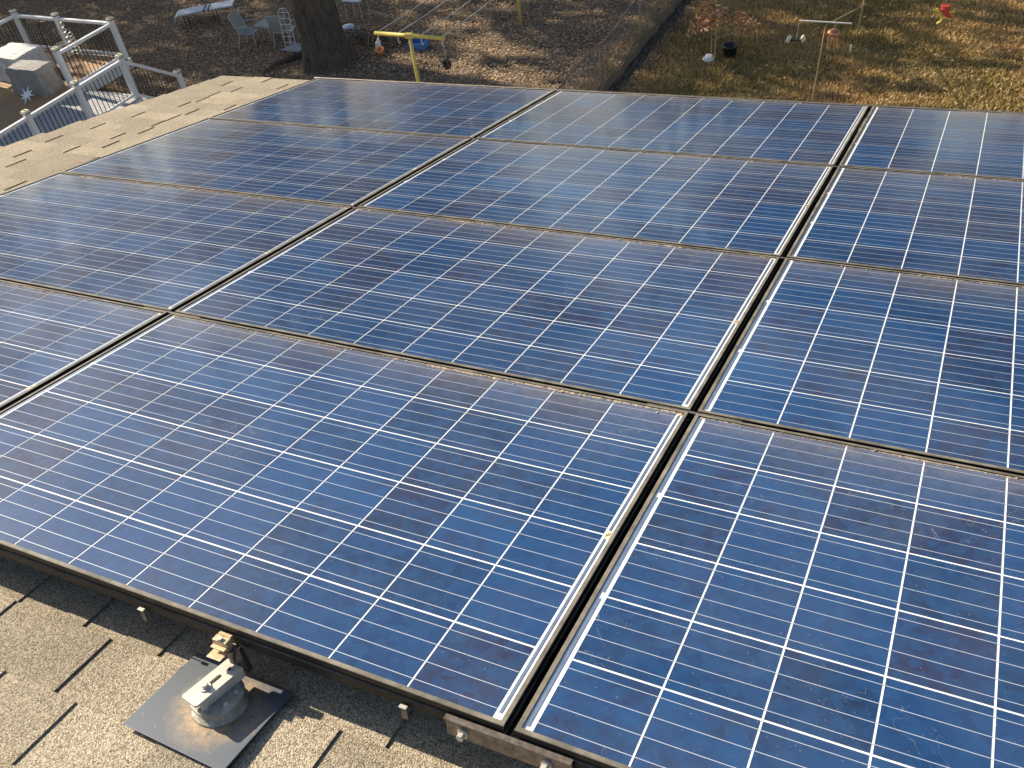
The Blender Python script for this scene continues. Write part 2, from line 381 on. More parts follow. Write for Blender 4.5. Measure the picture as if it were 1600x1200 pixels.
for c in range(3):
    for r in range(4):
        x0 = (c - 1) * PX + GX / 2; y0 = r * PY + GY / 2
        lab = f'blue solar panel with black frame, {ROWN[r]}, {COLN[c]}'
        if proto is None:
            p = proto = thing('solar_panel', lab, 'solar panel', (x0, y0, 0), group='solar panels on the roof', roof=True)
            inst('frame', M_FRAME, p); inst('backsheet', M_BACK, p); inst('added_bounce_blocker', M_BLOCKER, p)
            for i in range(10):
                for j in range(6): inst('solar_cell', M_CELL, p, (XC0 + i * PITCH + .0022, YC0 + j * PITCH + .0021, -.0031))
            for j in range(6):
                for q in range(4): inst('busbar', M_BUS, p, (0, YC0 + j * PITCH + PITCH * (q + .5) / 4, -.0027))
            for me in M_RIB: inst('ribbon', me, p, (0, 0, -.0031))
        else:
            p = copy_tree(proto); p['label'] = lab; p.matrix_world = ROOFM @ Matrix.Translation((x0, y0, 0))
        amt = (1.15, 1.0, .4, .12)[r] * (.75 if c == 2 else 1)
        dirt_strip(11 + c * 4 + r, amt).obj('dirt_line', 'dirt', p)
        if c < 2:                                    # small paper label at the right margin with two lines of faint print
            lb = B().span((PW - .0215, YC0 + 3 * PITCH - .010, -.0029), (PW - .0090, YC0 + 3 * PITCH + .012, -.0024)).obj('paper_label', 'cream_plastic', p)
            for q in range(3): B().span((PW - .0195 + q * .003, YC0 + 3 * PITCH - .006 + q * .003, -.0023), (PW - .0180 + q * .003, YC0 + 3 * PITCH + .003 + q * .002, -.00215)).obj('print_mark', 'print_ink', lb)

# interlock bars where four panel corners meet, end tabs on the left edge, splice plate and clips along the front
for c, cn in ((0, 'left'), (1, 'right')):
    for r, rn in ((1, 'first'), (2, 'second'), (3, 'third')):
        t = thing('interlock_bar', f'thin metal bar bridging four panel corners, {cn} column gap, {rn} row gap from the front', 'bracket', (c * PX, r * PY, 0), group='interlock bars between the panels', roof=True)
        B().span((-.115, -.0042, -.0075), (.115, .0042, -.0035)).obj('bar', 'worn_metal', t)
        B().span((-.115, -.0016, -.0300), (.115, .0016, -.0076)).obj('web', 'dark_metal', t)
for r, rn in ((1, 'first'), (2, 'second'), (3, 'third')):
    t = thing('interlock_tab', f'tan metal tab poking out of the array\'s left edge at the {rn} row gap', 'bracket', (-PX + GX / 2, r * PY, 0), group='end tabs on the left edge', roof=True)
    B().span((-.016, -.0045, -.012), (.07, .0045, -.0030)).obj('bar', 'worn_metal', t)
    B().span((-.012, -.012, -.030), (-.002, .012, -.0125)).obj('clip', 'worn_metal', t)
sp = thing('splice_plate', 'dark metal splice plate with two bolts bridging the front panel corners', 'bracket', (1.650, 0, 0), roof=True)
B().span((-.110, -.0030, -.058), (.110, .0030, -.018)).obj('plate', 'worn_metal', sp, bevel=.002)
B().span((-.110, -.0075, -.0178), (.110, .0030, -.0155)).obj('top_lip', 'worn_metal', sp)
for q in (-.078, .068):
    b = B(); b.tube([(q, -.0032, -.040), (q, -.0075, -.040)], .0095, 16); b.obj('washer', 'galvanised', sp, smooth=False)
    b = B(); b.tube([(q, -.0076, -.040), (q, -.0165, -.040)], .0068, 6); b.obj('bolt', 'galvanised', sp)
for q, nm in ((.873, 'left of the roof mount'), (1.459, 'beside the splice plate')):
    t = thing('frame_clip', f'small metal clip under the front frame, {nm}', 'clip', (q, 0, 0), group='clips under the front frame', roof=True)
    B().span((-.007, -.0060, -.0330), (.007, .001, -.0315)).obj('lip', 'galvanised', t)
    B().span((-.006, -.0025, -.062), (.006, -.0005, -.0332)).obj('tongue', 'worn_metal', t)
t = thing('array_skirt', 'tan metal trim strip along the far edge of the back row', 'trim', (0, 4 * PY - GY / 2 + .003, 0), roof=True)
for c in range(3):
    B().add([(x, y, z) for x in ((c - 1) * PX - .02 if c == 0 else (c - 1) * PX + .0015, c * PX - .0015) for y, z in ((.0, -.004), (.004, .0012), (.014, .0005), (.024, -.016), (.028, -.070), (.0255, -.070), (.020, -.018), (.0, -.010))],
        [(i, i + 1, 9 + i, 8 + i) for i in range(7)] + [(7, 0, 8, 15), (7, 6, 5, 4, 3, 2, 1, 0), (8, 9, 10, 11, 12, 13, 14, 15)]).obj('trim_strip', 'worn_metal', t)

# roof mount: flashing, post puck, slotted arm, clamp on the frame groove
mt = thing('roof_mount', 'galvanised roof mount on a grey flashing plate under the front frame', 'bracket', (1.105, -.070, RH), roof=True)
L0 = Vector((1.105, -.070, RH))
fl = B().box((-.016, -.013, .0115), (.234, .182, .0022), Matrix.Rotation(math.radians(-1.5), 3, 'Z')).obj('flashing', 'flashing', mt, bevel=.001)
zb = .0128
B().lathe((0, 0, zb), [(.0, .0), (.050, 0), (.049, .004), (.044, .007), (.041, .012), (.041, .0225), (.0, .0225)], 40).obj('puck', 'weathered', mt, smooth=True, bevel=.0008)
B().lathe((0, 0, zb + .023), [(.0, 0), (.0465, 0), (.0475, .002), (.0465, .0055), (.040, .0060), (.0, .0055)], 40).obj('cap_disc', 'weathered', mt, smooth=True)
for a in (.5, 1.6, 2.7, 3.8, 4.9, 5.9): B().tube([(.034 * math.cos(a), .034 * math.sin(a), zb + .028), (.034 * math.cos(a), .034 * math.sin(a), zb + .0305)], .004, 10).obj('rivet', 'galvanised', mt)
arm_dir = math.radians(-10)
RA3 = Matrix.Rotation(arm_dir, 4, 'Z')
arm = bpy.data.objects.new('arm', None)
bm = bmesh.new()
outer = [(-.021, -.046), (-.017, -.050), (.017, -.050), (.021, -.046), (.021, .052), (-.021, .052)]
slot = [(.0045 * math.cos(a), (-.002 if math.sin(a) < 0 else .016) + .0045 * math.sin(a)) for a in (2 * math.pi * k / 14 for k in range(14))]
def loop(pts, z):
    vs = [bm.verts.new((x, y, z)) for x, y in pts]; return vs, [bm.edges.new((vs[i], vs[(i + 1) % len(vs)])) for i in range(len(vs))]
vo, eo = loop(outer, 0); vi, ei = loop(slot, 0)
bmesh.ops.triangle_fill(bm, edges=eo + ei, use_beauty=True)
g = bmesh.ops.extrude_face_region(bm, geom=bm.faces[:])
bmesh.ops.translate(bm, verts=[e for e in g['geom'] if isinstance(e, bmesh.types.BMVert)], vec=(0, 0, .005))
bmesh.ops.recalc_face_normals(bm, faces=bm.faces[:])
me = bpy.data.meshes.new('arm'); bm.to_mesh(me); bm.free(); me.materials.append(MATS['galvanised'])
ARM_Z = zb + .0465
arm = inst('arm', me, mt, (-.008, .003, ARM_Z), (0, 0, arm_dir))
for sx in (-1, 1): B().span((sx * .021 - (.004 if sx > 0 else 0), -.040, -.0165), (sx * .021 + (.004 if sx < 0 else 0), .052, -.0002)).obj('flange', 'galvanised', arm)
def at_arm(x, y, z): return RA3 @ Vector((x, y, z))
B().tube([(0, -.014, .0052), (0, -.014, .0075)], .0105, 20).obj('washer', 'galvanised', arm)
B().tube([(0, -.014, .0076), (0, -.014, .0150)], .0066, 6).obj('bolt', 'galvanised', arm)
B().tube([(0, -.014, -.018), (0, -.014, .005)], .004, 10).obj('bolt_shank', 'galvanised', arm)
b = B(); b.tube([(.004, .036, .0052), (.004, .036, .0066)], .0062, 18); b.obj('screw', 'galvanised', arm)
B().tube([(.004, .036, .0067), (.004, .036, .0076)], .0030, 10).obj('screw_tip', 'dark_metal', arm)
ZF = -RH
B().span((-.038, .030, .0900 - .0015), (-.006, .074, .0900)).obj('lower_jaw', 'tan_metal', mt, bevel=.0006)
B().span((-.038, .052, .0900), (-.006, .066, .112)).obj('clamp_block', 'tan_metal', mt, bevel=.001)
B().span((-.038, .044, .0985), (-.006, .072, .1010)).obj('upper_jaw', 'tan_metal', mt, bevel=.0006)
B().span((-.036, .066, .1012), (-.008, .0725, .1130)).obj('hook', 'tan_metal', mt)
B().tube([(-.022, .056, .112), (-.022, .056, .1165)], .005, 6).obj('clamp_bolt', 'galvanised', mt)
B().tube([(-.006, .058, zb + .048), (-.006, .058, .0900)], .0075, 10).obj('riser', 'worn_metal', mt)
B().add([(.006, .050, .058), (.034, .050, .058), (.034, .062, .058), (.006, .062, .058), (.004, .060, .100), (.014, .060, .100), (.014, .068, .100), (.004, .068, .100)], [(3, 2, 1, 0), (4, 5, 6, 7), (0, 1, 5, 4), (1, 2, 6, 5), (2, 3, 7, 6), (3, 0, 4, 7)]).obj('gusset', 'dark_metal', mt)

# ================================================================ THE GROUND
FENCE_X = -8.50; STEP = -0.20
def zg(p): return 0.0 if p[0] < FENCE_X + .10 else STEP
def ground_sheet(name, mat, x0, x1, y0, y1, z, nx, ny, amp):
    X, Y = np.meshgrid(np.linspace(x0, x1, nx), np.linspace(y0, y1, ny)); r = np.random.default_rng(5)
    Z = z + amp * (np.sin(X * 1.3 + Y * .7) * .4 + np.sin(X * .6 - Y * 1.1 + 2) * .5 + (r.random(X.shape) - .5) * .5)
    V = np.c_[X.ravel(), Y.ravel(), Z.ravel()]; i = np.arange(nx * ny).reshape(ny, nx)
    Q = np.c_[i[:-1, :-1].ravel(), i[:-1, 1:].ravel(), i[1:, 1:].ravel(), i[1:, :-1].ravel()]
    o = bpy.data.objects.new(name, np_mesh(name, V, Q, mat)); COL.objects.link(o); o.data.polygons.foreach_set('use_smooth', [True] * len(Q)); return structure(o)
structure(B().add([(-700, -700, -.45), (700, -700, -.45), (700, 700, -.45), (-700, 700, -.45)], [(0, 1, 2, 3)]).obj('ground', 'turf'))
ground_sheet('leafy_yard', 'soil', -60, FENCE_X + .12, -6, 60, -.01, 260, 320, .02)
ground_sheet('lawn', 'turf', FENCE_X - .1, 40, -6, 60, STEP, 220, 320, .025)
bk = B()                                            # earth bank between the two yards
n = 240; rr = random.Random(4)
for i in range(n):
    y = -6 + 66 * i / (n - 1); j = rr.random() * .07
    bk.add([(FENCE_X + .0 + j, y, .035), (FENCE_X + .12 + j, y, .01), (FENCE_X + .17 + j, y, STEP - .02)], [])
bk.f = [(3 * i + k, 3 * i + k + 1, 3 * i + 4 + k, 3 * i + 3 + k) for i in range(n - 1) for k in range(2)]
structure(bk.obj('earth_bank', 'soil'))

def scatter_leaves(name, n, region, palette, size, zfun, seed, lift=.03):
    r = np.random.default_rng(seed); P = region(r, n); n = len(P)
    a = r.random(n) * 2 * np.pi; s = size * (.6 + .8 * r.random(n)); el = s * (.5 + .3 * r.random(n))
    ux = np.c_[np.cos(a), np.sin(a), (r.random(n) - .5) * .5]; uy = np.c_[-np.sin(a), np.cos(a), (r.random(n) - .5) * .5]
    z = zfun(P) + .008 + lift * r.random(n)
    C = np.c_[P, z]
    fold = np.c_[np.zeros((n, 2)), s * .18 * (r.random(n))]
    V = np.stack([C - ux * s[:, None] * .55, C - uy * el[:, None] * .5 + fold, C + ux * s[:, None] * .55, C + uy * el[:, None] * .5 + fold], 1).reshape(-1, 3)
    Q = np.arange(4 * n).reshape(n, 4)
    pal = np.array(palette); c = pal[r.integers(0, len(pal), n)] * (.7 + .6 * r.random((n, 1)))
    o = bpy.data.objects.new(name, np_mesh(name, V, Q, 'litter', np.repeat(c, 4, 0))); COL.objects.link(o); return stuff(o)
BROWN = [(.33, .22, .13), (.41, .28, .165), (.49, .34, .20), (.25, .17, .11), (.62, .46, .30), (.37, .275, .19)]
def clumpy(x0, x1, y0, y1, dens=None):
    def f(r, n):
        P = np.c_[x0 + (x1 - x0) * r.random(n), y0 + (y1 - y0) * r.random(n)]
        k = .5 + .5 * np.sin(P[:, 0] * 2.1 + 1.3 * np.sin(P[:, 1] * 1.7)) * np.sin(P[:, 1] * 2.6 + np.sin(P[:, 0]))
        keep = r.random(n) < .35 + .65 * k
        if dens is not None: keep &= r.random(n) < dens(P)
        return P[keep]
    return f
tag(scatter_leaves('fallen_leaves', 210000, clumpy(-36, FENCE_X + .05, 17.0, 29), BROWN, .058, lambda P: np.zeros(len(P)), 21, .05), 'brown fallen leaves covering the yard left of the fence', 'leaves')
tag(scatter_leaves('fallen_leaves', 9000, clumpy(FENCE_X + .1, FENCE_X + .75, 17.0, 27.5), [(.14, .11, .09), (.22, .17, .14), (.10, .08, .065)], .06, lambda P: np.full(len(P), STEP), 22, .04), 'dark leaves gathered along the foot of the fence bank', 'leaves')
tag(scatter_leaves('fallen_leaves', 5200, clumpy(FENCE_X + .6, 4, 17.5, 29.5), BROWN + [(.35, .24, .12)], .07, lambda P: np.full(len(P), STEP), 23, .06), 'loose brown leaves strewn over the lawn', 'leaves')
def grass(name, n, region, palette, h, w, zfun, seed):
    r = np.random.default_rng(seed); P = region(r, n); n = len(P)
    a = r.random(n) * 2 * np.pi; hh = h * (.5 + r.random(n)); ww = w * (.6 + .8 * r.random(n)); lean = (r.random((n, 2)) - .5) * 1.6 * hh[:, None]
    d = np.c_[np.cos(a), np.sin(a)] * ww[:, None] * .5; z = zfun(P)
    V = np.stack([np.c_[P - d, z], np.c_[P + d, z], np.c_[P + lean, z + hh]], 1).reshape(-1, 3)
    pal = np.array(palette)
    t = .5 + .5 * np.sin(P[:, 0] * 1.1 + 2 * np.sin(P[:, 1] * .8)) ; idx = np.clip((t * len(pal) * .6 + r.random(n) * len(pal) * .55).astype(int), 0, len(pal) - 1)
    c = pal[idx] * (.75 + .5 * r.random((n, 1)))
    o = bpy.data.objects.new(name, np_mesh(name, V, np.arange(3 * n).reshape(n, 3), 'grass', np.repeat(c, 3, 0))); COL.objects.link(o); return stuff(o)
GR = [(.22, .18, .06), (.33, .25, .09), (.48, .34, .13), (.56, .39, .16), (.60, .42, .18), (.50, .32, .14)]
tag(grass('lawn_grass', 260000, clumpy(FENCE_X + .5, 4.5, 17.5, 30), GR, .075, .020, lambda P: np.full(len(P), STEP), 31), 'dry yellow-green grass of the lawn right of the fence', 'grass')
tag(grass('bank_grass', 2600, clumpy(FENCE_X - .5, FENCE_X + .1, 17.0, 27.5), GR[1:], .16, .016, lambda P: np.zeros(len(P)), 32), 'pale dry grass tufts along the top of the fence bank', 'grass')
tag(grass('yard_weeds', 9000, clumpy(-26, FENCE_X, 17.0, 25, lambda P: .5 + .5 * np.sin(P[:, 0] * .9 + 1)), [(.06, .065, .025), (.10, .085, .04)], .07, .018, lambda P: np.zeros(len(P)), 33), 'sparse weeds poking through the leaf litter', 'weeds')

# ================================================================ DECK AND RAILINGS
DZ, LZ = 1.10, 1.03
DX0, DX1, DY1, DY0 = -24.65, -20.90, 17.0, 10.6
dk = thing('wooden_deck', 'raised orange-brown plank deck behind the white railings', 'deck', ((DX0 + DX1) / 2, 14, 0))
ox, oy = (DX0 + DX1) / 2, 14
pm = B().span((-(DX1 - DX0) / 2 + .02, 0, -.035), ((DX1 - DX0) / 2 - .02, .136, 0)).mesh('plank', 'deck_wood')
y = DY0
while y < DY1 - .1: inst('plank', pm, dk, (0, y - oy, DZ - .001 * random.random())); y += .144
b = B(); hx = (DX1 - DX0) / 2
b.span((-hx, DY1 - oy - .02, DZ - .28), (hx, DY1 - oy + .02, DZ - .04)); b.obj('fascia', 'fascia_paint', dk)
B().span((hx - .02, DY0 - oy, DZ - .28), (hx + .02, DY1 - oy - .022, DZ - .04)).obj('fascia', 'fascia_paint', dk)
for px in (-hx + .1, 0, hx - .1):
    for py in (DY0 + .3, 14, DY1 - .2): B().span((px - .07, py - oy - .07, -.1), (px + .07, py - oy + .07, DZ - .04)).obj('leg', 'bare_wood', dk)
LX0, LX1, LY0, LY1 = -20.86, -18.86, 10.2, 15.18
ld = thing('stair_landing', 'grey board landing beside the deck, leading to the stairs', 'landing', ((LX0 + LX1) / 2, 14, 0))
lx = (LX1 - LX0) / 2
pm = B().span((-lx, 0, -.03), (lx, .137, 0)).mesh('board', 'grey_board'); y = LY0
while y < LY1 - .1: inst('board', pm, ld, (0, y - 14, LZ - .001 * random.random())); y += .142
B().span((lx - .02, LY0 - 14, LZ - .26), (lx + .02, LY1 - 14 + .02, LZ - .033)).obj('fascia', 'fascia_paint', ld)
B().span((-lx, LY1 - 14 - .02, LZ - .26), (lx - .022, LY1 - 14 + .018, LZ - .033)).obj('fascia', 'fascia_paint', ld)
for px in (-lx + .1, lx - .1):
    for py in (LY0 + .3, LY1 - .2): B().span((px - .06, py - 14 - .06, -.1), (px + .06, py - 14 + .06, LZ - .035)).obj('leg', 'bare_wood', ld)
stp = thing('stair_steps', 'grey board steps going down from the landing to the leafy yard', 'stairs', ((LX0 + LX1) / 2, LY1, 0))
for k in range(5):
    B().span((-lx + .05, .03 + k * .30, LZ - .175 * (k + 1) - .035), (lx - .05, .33 + k * .30, LZ - .175 * (k + 1) + .0)).obj('step', 'grey_board', stp)
for sx in (-1, 1): B().bar((sx * (lx - .08), .02, LZ - .23), (sx * (lx - .08), 1.55, -.06), .04, .18).obj('stringer', 'fascia_paint', stp)

M_POST = B().span((-.062, -.062, 0), (.062, .062, 1.02)).mesh('post', 'white_vinyl')
M_CAPB = B().span((-.068, -.068, 1.021), (.068, .068, 1.045)).mesh('cap_band', 'black_paint')
M_CAP = B().box((0, 0, 1.071), (.165, .165, .05), taper=.75).mesh('post_cap', 'cream_plastic')
M_CAPT = B().span((-.032, -.032, 1.0965), (.032, .032, 1.101)).mesh('cap_cell', 'black_paint')
M_BAL = B().tube([(0, 0, 0), (0, 0, 1)], .0095, 6).mesh('baluster', 'black_paint')
def railing(label, pts, posts, top=.93, bot=.09, group='white railings of the deck'):
    t = thing('deck_railing', label, 'railing', pts[0], group=group); o = Vector(pts[0])
    for k, p in enumerate(pts):
        if not posts[k]: continue
        q = Vector(p) - o
        ps = inst('post', M_POST, t, q)
        for nm, me in (('cap_band', M_CAPB), ('post_cap', M_CAP), ('cap_cell', M_CAPT)): inst(nm, me, ps)
    for a, b in zip(pts, pts[1:]):
        a, b = Vector(a) - o, Vector(b) - o; d = (b - a).normalized()
        A, Bq = a + d * .064, b - d * .064
        B().bar(A + Vector((0, 0, top)), Bq + Vector((0, 0, top)), .09, .075).obj('top_rail', 'white_vinyl', t, bevel=.01)
        B().bar(A + Vector((0, 0, bot)), Bq + Vector((0, 0, bot)), .055, .06).obj('bottom_rail', 'white_vinyl', t, bevel=.008)
        nb = int((b - a).length / .118)
        for k in range(1, nb):
            p = a.lerp(b, k / nb); x = inst('baluster', M_BAL, t, p + Vector((0, 0, bot + .03))); x.scale = (1, 1, top - bot - .06)
    return t
railing('white railing along the deck\'s far edge, three capped posts', [(DX0, DY1 - .08, DZ), (-23.0, DY1 - .08, DZ), (DX1 - .06, DY1 - .08, DZ)], (1, 1, 1))
railing('white railing section on the deck\'s right side, ending at a post by the grill', [(DX1 - .06, DY1 - .08, DZ), (DX1 - .06, 15.0, DZ)], (0, 1))
railing('white railing on the deck\'s far left side, cut by the frame edge', [(DX0, DY1 - .08, DZ), (DX0, 14.6, DZ), (DX0, 12.4, DZ)], (0, 1, 1))
railing('white railing with black balusters along the stair landing above the roof edge', [(LX1 - .06, 15.10, LZ), (LX1 - .06, 13.62, LZ), (LX1 - .06, 12.14, LZ), (LX1 - .06, 10.66, LZ)], (1, 1, 1, 1))
railing('white stair railing sloping down to a capped end post in the leaves', [(LX1 - .06, 15.10, LZ), (LX1 - .06, 16.62, -.03)], (0, 1))

def cover(name, label, c, size, rz, mat, seed):
    r = random.Random(seed); bm = bmesh.new(); bmesh.ops.create_cube(bm, size=1)
    bmesh.ops.subdivide_edges(bm, edges=bm.edges[:], cuts=9, use_grid_fill=True)
    for v in bm.verts:
        t = v.co.z + .5; k = 1.06 - .16 * t
        v.co.x *= k; v.co.y *= k
        fo = (1 - t) * .028 * math.sin(17 * v.co.x + 15 * v.co.y + seed) + .012 * math.sin(31 * (v.co.x - v.co.y) + 9 * t); v.co.x += fo * (1 if v.co.x > 0 else -1); v.co.y -= fo * (1 if v.co.y < 0 else -1)
        v.co += Vector((r.gauss(0, .006), r.gauss(0, .006), r.gauss(0, .006) - .05 * t * (abs(v.co.x) + abs(v.co.y))))
        v.co = Vector((v.co.x * size[0], v.co.y * size[1], (v.co.z + .5) * size[2]))
    me = bpy.data.meshes.new(name); bm.to_mesh(me); bm.free(); me.materials.append(MATS[mat])
    o = inst(name, me, None, c, (0, 0, rz)); return tag(o, label, 'cover')
cover('covered_grill', 'grill under a grey fabric cover on the shaded deck', gp(62, 140, DZ), (1.10, .62, .68), math.radians(4), 'grey_cover', 2)
cover('covered_table', 'patio table under a pale cover with a sunlit top behind the grill', gp(22, 124, DZ) + Vector((0, .35, 0)), (1.25, 1.0, .66), 0, 'pale_cover', 3)
# white star-shaped ornament, black hook stand, wire plant stand, yellow spiral spinners
p = gp(47, 158, DZ); b = B(); pts = []
for k in range(16):
    rr_ = (.22 if k % 2 == 0 else .075) * (1 + .2 * math.sin(k * 2.3)); a = k * math.pi / 8; pts.append((rr_ * math.cos(a), rr_ * math.sin(a)))
b.prism(pts, 0, .02); o = b.obj('star_ornament', 'white_plastic'); o.location = p + Vector((0, 0, .16)); o.rotation_euler = (math.radians(38), 0, .2); tag(o, 'white spiky leaf-shaped ornament on the deck in front of the grill', 'ornament')
hk = thing('hook_stand', 'thin black metal hook stand on the deck beside the grill', 'stand', gp(98, 122, DZ))
B().tube([(0, 0, 0), (-.03, 0, 1.0), (0, .0, 1.35), (.12, .02, 1.48), (.3, .05, 1.5), (.48, .08, 1.46)], .013, 6).obj('pole', 'black_paint', hk)
B().lathe((0, 0, 0), [(0, 0), (.14, 0), (.14, .02), (0, .03)], 16).obj('base', 'black_paint', hk)
pw = thing('wire_plant_stand', 'black wire plant stand on the sunny corner of the deck', 'stand', gp(116, 112, DZ))
for sx, sy in ((-.2, -.15), (.2, -.15), (.2, .15), (-.2, .15)): B().tube([(sx, sy, 0), (sx, sy, .75)], .010, 6).obj('leg', 'black_paint', pw)
for z in (.15, .45, .74):
    for k in range(5): B().tube([(-.2, -.15 + k * .075, z), (.2, -.15 + k * .075, z)], .006, 5).obj('shelf_wire', 'black_paint', pw)
    B().tube([(-.2, -.15, z), (-.2, .15, z)], .008, 5).obj('shelf_edge', 'black_paint', pw); B().tube([(.2, -.15, z), (.2, .15, z)], .008, 5).obj('shelf_edge', 'black_paint', pw)
for (u, v), nm, hgt in (((126, 88), 'taller', 1.02), ((134, 90), 'shorter', .78)):
    t = thing('spiral_spinner', f'{nm} pale yellow spiral wind spinner standing at the deck\'s far rail', 'ornament', gp(u, v, DZ) + Vector((0, -.12, 0)), group='yellow spiral spinners')
    B().tube([(0, 0, 0), (0, 0, hgt + .1)], .006, 6).obj('rod', 'galv_pipe', t)
    V = []; n = 72
    for k in range(n): a = k * .62; rr_ = .09 * (1 - .45 * k / n); V += [(rr_ * math.cos(a), rr_ * math.sin(a), .12 + (hgt - .12) * k / n), (rr_ * .45 * math.cos(a), rr_ * .45 * math.sin(a), .12 + (hgt - .12) * k / n + .012)]
    B().add(V, [(2 * k, 2 * k + 1, 2 * k + 3, 2 * k + 2) for k in range(n - 1)]).obj('spiral', 'cream_plastic', t)

# ================================================================ TREES
def grow(seed, base, height, r0, levels=4, spread=.75, bend=.12, first=.35, nchild=(4, 6), flare=1.7):
    r = random.Random(seed); T = B(); Wd = B(); tips = []
    def limb(p, d, ln, rad, lev):
        n = 7 if lev == 0 else 4; pts = [p.copy()]; rs_ = [rad]; dd = d.copy()
        for i in range(n):
            dd = (dd + Vector((r.gauss(0, bend), r.gauss(0, bend), r.gauss(0, bend * .5) + (.05 if lev else 0)))).normalized()
            if lev == 0: dd = (dd + Vector((0, 0, .6))).normalized()
            pts.append(pts[-1] + dd * ln / n); rs_.append(rad * (1 - (.62 if lev == 0 else .72) * (i + 1) / n))
        if lev == 0:
            # root flare and fluted bark
            N_ = 28; V = []; zs = [0, .12, .3, .6, 1.0, 1.6, 2.4, 3.4]; 
            lowp = [pts[0] + (pts[1] - pts[0]) * 0 + Vector((0, 0, z)) for z in zs]
            ph = r.random() * 6
            for z, c in zip(zs, lowp):
                fl_ = 1 + (flare - 1) * math.exp(-z * 2.6)
                for k in range(N_):
                    a = 2 * math.pi * k / N_; lob = 1 + .10 * math.sin(a * 5 + ph) * fl_ * math.exp(-z * .7) + .035 * math.sin(a * 13 + z * 2) + r.gauss(0, .012)
                    V.append(c + Vector((math.cos(a), math.sin(a), 0)) * rad * fl_ * lob)
            T.add(V, [(i * N_ + k, i * N_ + (k + 1) % N_, (i + 1) * N_ + (k + 1) % N_, (i + 1) * N_ + k) for i in range(len(zs) - 1) for k in range(N_)])
            pts2 = [p + Vector((0, 0, 3.3))] + [q for q in pts if q.z - p.z > 4.0]; k0_ = len(pts) - len(pts2) + 1
            T.tube(pts2, [rad * .98] + rs_[-(len(pts2) - 1):], 16)
        else: (T if lev == 1 else Wd).tube(pts, rs_, 8 if lev == 1 else (5 if lev == 2 else 4), cap=False)
        if lev >= levels: tips.append((pts[-1], dd)); tips.append((pts[-2], dd)); return
        nc = r.randint(*nchild) + (3 if lev == 0 else 0)
        for k in range(nc):
            t = first + (1 - first) * (k + r.random()) / nc if lev == 0 else .3 + .7 * (k + r.random()) / nc
            f = t * n; i = min(int(f), n - 1); q = pts[i].lerp(pts[i + 1], f - i)
            if lev == 0 and q.z - p.z < 3.4: continue
            ax = Vector((r.gauss(0, 1), r.gauss(0, 1), r.gauss(0, .35))).normalized()
            nd = (dd * (1 - spread) + ax * spread + Vector((0, 0, .18))).normalized()
            limb(q, nd, ln * (.62 if lev == 0 else .6) * (.75 + .5 * r.random()) * (1.05 - .35 * t if lev == 0 else 1), max(rs_[i] * .55, .008), lev + 1)
    limb(Vector((0, 0, 0)), Vector((0, 0, 1)), height * .8, r0, 0)
    return T, Wd, tips
def leaf_cloud(tips, per, spread, size, palette, seed, name, parent):
    r = np.random.default_rng(seed); C = np.array([t[0] for t in tips]); C = np.repeat(C, per, 0); n = len(C)
    C = C + r.normal(0, spread, (n, 3)); a = r.normal(size=(n, 3)); a /= np.linalg.norm(a, axis=1)[:, None]; b = np.cross(a, r.normal(size=(n, 3))); b /= np.linalg.norm(b, axis=1)[:, None]
    s = (size * (.6 + .8 * r.random(n)))[:, None]
    V = np.stack([C - a * s, C - b * s * .45, C + a * s, C + b * s * .45], 1).reshape(-1, 3)
    pal = np.array(palette); c = pal[r.integers(0, len(pal), n)] * (.75 + .5 * r.random((n, 1)))
    o = bpy.data.objects.new(name, np_mesh(name, V, np.arange(4 * n).reshape(n, 4), 'tree_leaf', np.repeat(c, 4, 0))); COL.objects.link(o); o.parent = parent; return o
def tree(label, base, height, r0, seed, leaves=(4, .35, .10), pal=BROWN, levels=4, first=.35, nchild=(4, 6), flare=1.7):
    t = thing('tree', label, 'tree', base); T, Wd, tips = grow(seed, base, height, r0, levels, first=first, nchild=nchild, flare=flare)
    T.obj('trunk', 'bark', t, smooth=True); c = Wd.obj('branches', 'twig', t)
    leaf_cloud(tips, leaves[0], leaves[1], leaves[2], pal, seed, 'crown', t); return t
tree('thick old tree trunk with furrowed bark standing among the garden chairs', gp(513, 98), 19, .58, 5, (1, .4, .07), flare=1.4, first=.55, nchild=(3, 5))

EVER = [(.035, .050, .022), (.05, .062, .028), (.07, .062, .032), (.09, .07, .035), (.028, .04, .02)]
for k, (x, y, h, nm) in enumerate(((-50, 28.8, 22, 'leftmost'), (-59, 33, 20, 'second, far left'), (-28, 36.3, 19, 'third, behind the chairs'), (-23.5, 37.5, 20, 'fourth, behind the clothesline'),
        (-7.5, 40, 19, 'fifth, behind the fence'), (2, 41, 20, 'sixth, behind the sapling'), (12, 41, 19, 'seventh, behind the feeders'), (23, 38, 20, 'last, far right'))):
    tree(f'tall dark tree beyond the yard, {nm} of the row', (x, y, -.2), h, .32, 40 + k, (21 if k < 4 else 13, .75, .32), EVER, levels=3, first=.16, nchild=(4, 6))['group'] = 'trees beyond the yard'
SHY = 6.35
wg = thing('neighbour_building', 'beige building left of the deck, outside the frame', 'building', (-32, 9.0, 0))
B().span((-4.2, -6, -.2), (4.2, SHY, 6.6)).obj('wall', 'siding', wg)
B().add([(-4.5, -6.3, 6.6), (4.5, -6.3, 6.6), (4.5, SHY + .25, 6.6), (-4.5, SHY + .25, 6.6), (0, -6.3, 8.4), (0, SHY + .25, 8.4)], [(0, 4, 5, 3), (1, 2, 5, 4), (0, 1, 4), (2, 3, 5), (3, 2, 1, 0)]).obj('roof', 'shingle', wg)

